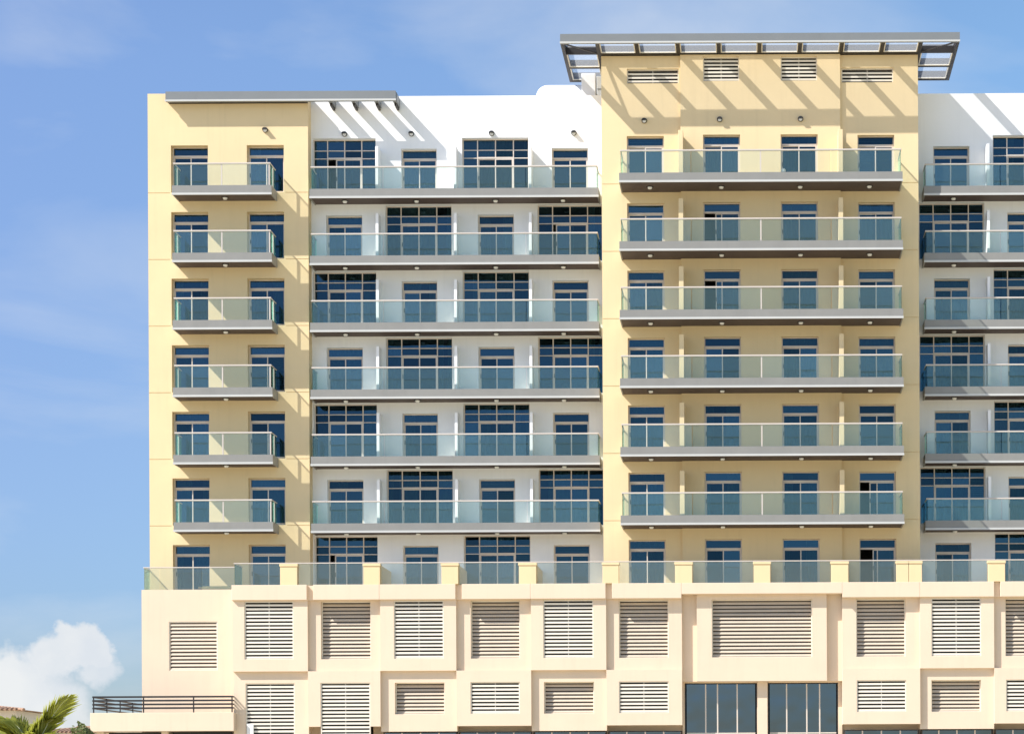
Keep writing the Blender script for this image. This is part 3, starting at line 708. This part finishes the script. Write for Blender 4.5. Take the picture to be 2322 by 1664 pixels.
# ================================================================== THINGS ON THE BUILDING
# roof tanks and ducts
def capsule(name, x0, x1, y, z, r, m, parent=None):
    b = MB(); n = 18; prof = []
    for i in range(7): a = math.pi / 2 * i / 6; prof.append((x0 + r - r * math.cos(a) * 1.0, r * math.sin(a)))
    for i in range(7): a = math.pi / 2 * (1 - i / 6); prof.append((x1 - r + r * math.cos(a), r * math.sin(a)))
    for i, (px, pr) in enumerate(prof):
        for j in range(n):
            t = 2 * math.pi * j / n; b.v.append((px, y + pr * math.cos(t), z + pr * math.sin(t)))
    for i in range(len(prof) - 1):
        for j in range(n):
            k = (j + 1) % n; b.f.append((i * n + j, i * n + k, (i + 1) * n + k, (i + 1) * n + j)); b.m.append(0)
    return b.build(name, m, parent, smooth=True)
t = capsule('water_tank', -10.35, -6.95, 2.6, 36.15, 0.58, 'tank_white')
tag(t, 'long white round-ended tank lying on the roof beside the tower', 'tank')
b = MB(); b.box(-9.6, -9.4, 2.2, 3.0, 34.98, 35.68); b.box(-7.8, -7.6, 2.2, 3.0, 34.98, 35.68); b.build('support', 'tank_white', t)
du = empty('roof_duct', (-7.6, 1.9, 34.98)); tag(du, 'square white duct box standing in the corner between white roof and tower', 'duct')
b = MB(); b.box(-0.45, 0.25, -0.3, 0.3, 0, 2.05); b.build('casing', 'tank_white', du, bevel=0.04)
b = MB(); b.box(0.28, 0.66, -0.28, 0.28, 0.01, 1.9); b.build('end_casing', 'cladding_lip', du, bevel=0.04)
b = MB(); b.box(0.32, 0.60, -0.305, -0.282, 1.25, 1.29); b.build('grille', 'canopy_metal', du)
t2 = capsule('water_tank', 7.4, 10.45, 2.6, 35.72, 0.36, 'tank_white')
tag(t2, 'low white tank on the right-hand roof beyond the tower', 'tank')
b = MB(); b.box(9.3, 9.5, 2.4, 2.8, 34.98, 35.4); b.build('support', 'tank_white', t2)
# rolled mat on left terrace
rm = empty('rolled_mat', (-25.45, -0.75, 11.76)); tag(rm, 'cream rolled mat lying on the ledge of the left terrace corner', 'mat')
b = MB(); b.tube((-0.65, 0, 0.02), (0.72, 0.05, 0.03), 0.09, 14); b.build('roll', 'cream_render', rm, smooth=False)
b = MB(); b.tube((-0.85, -0.02, 0.04), (-0.655, 0, 0.03), 0.05, 10); b.build('core', 'slat_tan', rm)
# white ball-like lamp behind the glass of the tower's top balcony
bl = MB(); n = 12
for i in range(9):
    a = math.pi * i / 8
    for j in range(n):
        tt = 2 * math.pi * j / n; bl.v.append((0.11 * math.sin(a) * math.cos(tt), 0.11 * math.sin(a) * math.sin(tt), 0.11 + 0.11 * math.cos(a)))
for i in range(8):
    for j in range(n):
        k = (j + 1) % n; bl.f.append((i * n + j, i * n + k, (i + 1) * n + k, (i + 1) * n + j)); bl.m.append(0)
o = bl.build('white_ball', 'tank_white', smooth=True); o.location = (1.72, -2.95, FL[0] + 0.01)
tag(o, 'small white ball behind the glass of the top tower balcony', 'ball')

# ---------- low side terrace at the left foot
ST = empty('side_terrace', (-27.5, -2.95, 0)); tag(ST, 'low peach terrace with dark metal railing at the left foot of the block', 'terrace')
def stb(name, boxes, m, bevel=0, par=ST):
    b = MB()
    for x in boxes: b.box(x[0] + 27.5, x[1] + 27.5, x[2] + 2.95, x[3] + 2.95, x[4], x[5])
    return b.build(name, m, par, bevel=bevel)
stb('parapet', [(-30.87, -24.14, -2.95, -2.75, 4.89, 5.76)], 'peach_render', 0.015)
stb('parapet', [(-30.87, -30.67, -2.748, 9, 4.89, 5.76)], 'peach_render')
stb('floor', [(-30.66, -29.0, -2.74, 9, 4.95, 5.2), (-29.0, -24.26, -2.74, -1.02, 4.95, 5.2)], 'tile_floor')
stb('parapet', [(-24.34, -24.14, -2.748, -2.52, 4.89, 5.76)], 'peach_render')
for zc in (5.98, 6.155, 6.33, 6.505):
    stb('rail', [(-30.78, -24.2, -2.87, -2.83, zc - 0.042, zc + 0.042)], 'iron')
    stb('rail', [(-30.80, -30.76, -2.828, 8.9, zc - 0.033, zc + 0.033)], 'iron')
    stb('rail', [(-24.24, -24.20, -2.828, -2.52, zc - 0.033, zc + 0.033)], 'iron')
for x in (-30.74, -28.4, -26.05, -24.25): stb('post', [(x - 0.028, x + 0.028, -2.825, -2.79, 5.762, 6.53)], 'iron')
for y in (-0.6, 1.7, 4.0, 6.3, 8.6): stb('post', [(-30.755, -30.715, y - 0.03, y + 0.03, 5.762, 6.53)], 'iron')
stb('column', [(-30.6, -30.3, -2.7, -2.4, 0, 4.888)], 'peach_render'); stb('column', [(-27.6, -27.3, -2.7, -2.4, 0, 4.888)], 'peach_render')
sw = stb('shopfront', [(-30.2, -27.7, -2.2, -2.1, 0.2, 4.86), (-27.2, -24.4, -2.2, -2.1, 0.2, 4.86)], 'iron')
b = MB(); 
for a in (-30.1, -29.3, -28.5, -27.1, -26.2, -25.3): b.box(a + 27.5, a + 0.72 + 27.5, 0.72, 0.745, 0.5, 4.7)
b.build('glass_panel', 'shop_glass', sw)

# ================================================================== LEFT CORNER
# palm: crown of feather leaves, each frond a part
def palm(loc, fronds, lab):
    root = empty('palm_tree', loc); tag(root, lab, 'palm tree')
    b = MB(); H = loc[2]
    b.tube((0, 0, -H), (0.06, 0, -H * .5), 0.16, 12, 0, 0.13); b.tube((0.06, 0, -H * .5), (0, 0, 0.1), 0.13, 12, 0, 0.14)
    root.location = (loc[0], loc[1], loc[2]); b.build('trunk', 'trunk', root)
    for az, el, Lf, droop, wl_ in fronds:
        b = MB(); n = 22; pts = []; p = Vector((0, 0, 0)); ang = el
        dirh = Vector((math.cos(az), math.sin(az), 0)); sidev = Vector((-math.sin(az), math.cos(az), 0))
        for i in range(n + 1):
            pts.append(p.copy()); ang -= droop / n * (0.4 + 1.2 * i / n)
            p += (dirh * math.cos(ang) + Vector((0, 0, math.sin(ang)))) * (Lf / n)
        for i in range(n):
            r0 = 0.022 * (1 - i / n) + 0.005
            b.tube(pts[i], pts[i + 1], r0, 5, 1, 0.022 * (1 - (i + 1) / n) + 0.004)
        for i in range(3, n):
            for ss in (-1, 1):
                for sub_ in range(3):
                    t = (i + sub_ / 3) / n; base = pts[i].lerp(pts[min(i + 1, n)], sub_ / 3)
                    tan = (pts[min(i + 1, n)] - pts[i]).normalized()
                    l_ = wl_ * math.sin(math.pi * min(1, (t * 0.85 + 0.13))) * random.uniform(.85, 1.1) + 0.08
                    out = (sidev * ss * 0.62 + tan * (0.9 + random.uniform(-.1, .1)) + Vector((0, 0, random.uniform(-.22, .12)))).normalized()
                    tip = base + out * l_ + Vector((0, 0, -0.10 * l_)); wv = tan * 0.055 + sidev * 0.0
                    mid = base + out * l_ * 0.5 + Vector((0, 0, 0.02))
                    b.quad([base - wv * .5, base + wv * .5, mid + wv, mid - wv]); b.quad([mid - wv, mid + wv, tip])
        b.build('frond', ['palm_leaf', 'frond_rib'], root)
mat('frond_rib', (0.55, 0.56, 0.36), 0.5, var=0.1, scale=5)
DD = 56.0
def at(px, py, D): return ((px - 1692) * D / F_PX, (1817.5 - py) * D / F_PX + 1.6)
fx, fz = at(62, 1722, DD)
fr = [(R(-14), R(66), 1.85, R(24), 0.95), (R(186), R(66), 2.15, R(120), 0.8), (R(172), R(50), 1.8, R(100), 0.8), (R(-60), R(55), 1.4, R(80), 0.6), (R(30), R(42), 1.5, R(70), 0.6),
      (R(-8), R(46), 1.35, R(60), 0.6), (R(200), R(74), 1.5, R(90), 0.7), (R(95), R(72), 1.2, R(60), 0.6), (R(-110), R(50), 1.3, R(80), 0.6), (R(-35), R(28), 1.4, R(50), 0.6), (R(165), R(82), 1.1, R(50), 0.6), (R(10), R(20), 1.3, R(40), 0.55), (R(150), R(75), 1.5, R(70), 0.75), (R(-20), R(80), 1.25, R(60), 0.7), (R(185), R(35), 1.7, R(60), 0.7)]
palm((fx, -110 + DD, fz), fr, 'bright green palm with broad feather fronds at the lower left')
fx2, fz2 = at(-40, 1722, DD + 3)
fr2 = [(R(5), R(55), 1.5, R(80), 0.7), (R(30), R(35), 1.5, R(60), 0.6), (R(-20), R(40), 1.5, R(70), 0.6), (R(170), R(50), 1.4, R(80), 0.6), (R(90), R(65), 1.2, R(60), 0.6), (R(-80), R(40), 1.3, R(60), 0.6)]
palm((fx2, -110 + DD + 3, fz2), fr2, 'palm cut by the left edge of the picture, beside the brighter one')

# villas behind
def villa(px0, px1, ridge, eave, D, lab):
    x0, zr = at(px0, ridge, D); x1, ze = at(px1, eave, D); y = -110 + D; w = x1 - x0; dpt = 6.0
    root = empty('villa', (x0, y, 0)); tag(root, lab, 'house')
    b = MB(); b.box(0.5, w - 0.5, 0.6, dpt, 0, ze - 0.02); b.build('wall', 'villa_wall', root)
    hip = min(w * 0.3, 3.0)
    A, B_, C_, D_ = (-.2, 0, ze), (w + .2, 0, ze), (w + .2, dpt + .6, ze), (-.2, dpt + .6, ze); E_, F_ = (hip, dpt / 2, zr), (w - hip, dpt / 2, zr)
    b = MB(); b.quad([A, B_, F_, E_]); b.quad([B_, C_, F_]); b.quad([C_, D_, E_, F_]); b.quad([D_, A, E_]); b.quad([A, D_, C_, B_])
    rf = b.build('roof', 'roof_tile', root)
    # rolls of tiles down the front slope and along the ridge
    nt = int(w / 0.32); tm = MB()
    for i in range(nt):
        xx = 0.1 + i * (w - 0.2) / nt
        t = min(1.0, max(0.0, min(xx / max(hip, .1), (w - xx) / max(hip, .1))))
        tm.tube((xx, -0.02, ze + 0.03), (xx, dpt / 2 * t, ze + (zr - ze) * t + 0.04), 0.085, 6)
    tm.build('tile', 'roof_tile', rf, kind='stuff')
    b = MB(); b.tube((hip, dpt / 2, zr + .06), (w - hip, dpt / 2, zr + .06), 0.14, 8); b.tube(A, E_, 0.12, 8); b.tube(B_, F_, 0.12, 8); b.build('ridge_tile', 'roof_tile', rf)
    for wx in (w * .25, w * .7):
        b = MB(); b.box(wx - .6, wx + .6, 0.55, 0.598, ze - 2.2, ze - .9); wi = b.build('window', 'champagne_metal', root)
        b = MB(); b.box(wx - .52, wx + .52, 0.53, 0.548, ze - 2.12, ze - .98); b.build('pane', 'shop_glass', wi)
villa(-360, 40, 1596, 1608, 150, 'tile roofed villa seen behind the palm fronds')
villa(60, 330, 1648, 1660, 175, 'lower tile roofed villa between the palm and the side terrace')
vx, vz = at(172, 1641, 175)
for k_, px in enumerate((172, 196)):
    x_, z_ = at(px, 1645, 175)

# shrub at terrace foot
def shrub(px, py, D, r, n, lab):
    x, z = at(px, py, D); root = empty('shrub', (x, -110 + D, 0)); tag(root, lab, 'shrub')
    b = MB()
    for i in range(5):
        a = i * 1.3; b.tube((0, 0, 0), (math.cos(a) * r * .5, math.sin(a) * r * .5, z - r * .6), 0.05, 6, 0, 0.02)
    b.build('stem', 'trunk', root)
    b = MB()
    for i in range(n):
        d = Vector((random.gauss(0, 1), random.gauss(0, 1), random.gauss(0, .8))).normalized() * r * random.random() ** .4
        d *= 0.8 + 0.3 * math.sin(d.x * 5 + d.z * 4)
        c = Vector((0, 0, z - r * .75)) + d
        u = Vector((random.gauss(0, 1), random.gauss(0, 1), random.gauss(0, 1))).normalized(); v = u.orthogonal().normalized(); s = random.uniform(.04, .09)
        b.quad([c - u * s, c + v * s * .5, c + u * s, c - v * s * .5])
    b.build('foliage', 'shrub_leaf', root)
shrub(184, 1652, 70, 0.75, 2600, 'dark leafy shrub just left of the low side terrace')
shrub(128, 1672, 66, 0.7, 2200, 'leafy shrub growing under the bright palm')
shrub(20, 1668, 64, 0.9, 2600, 'leafy shrub at the left edge below the palm fronds')
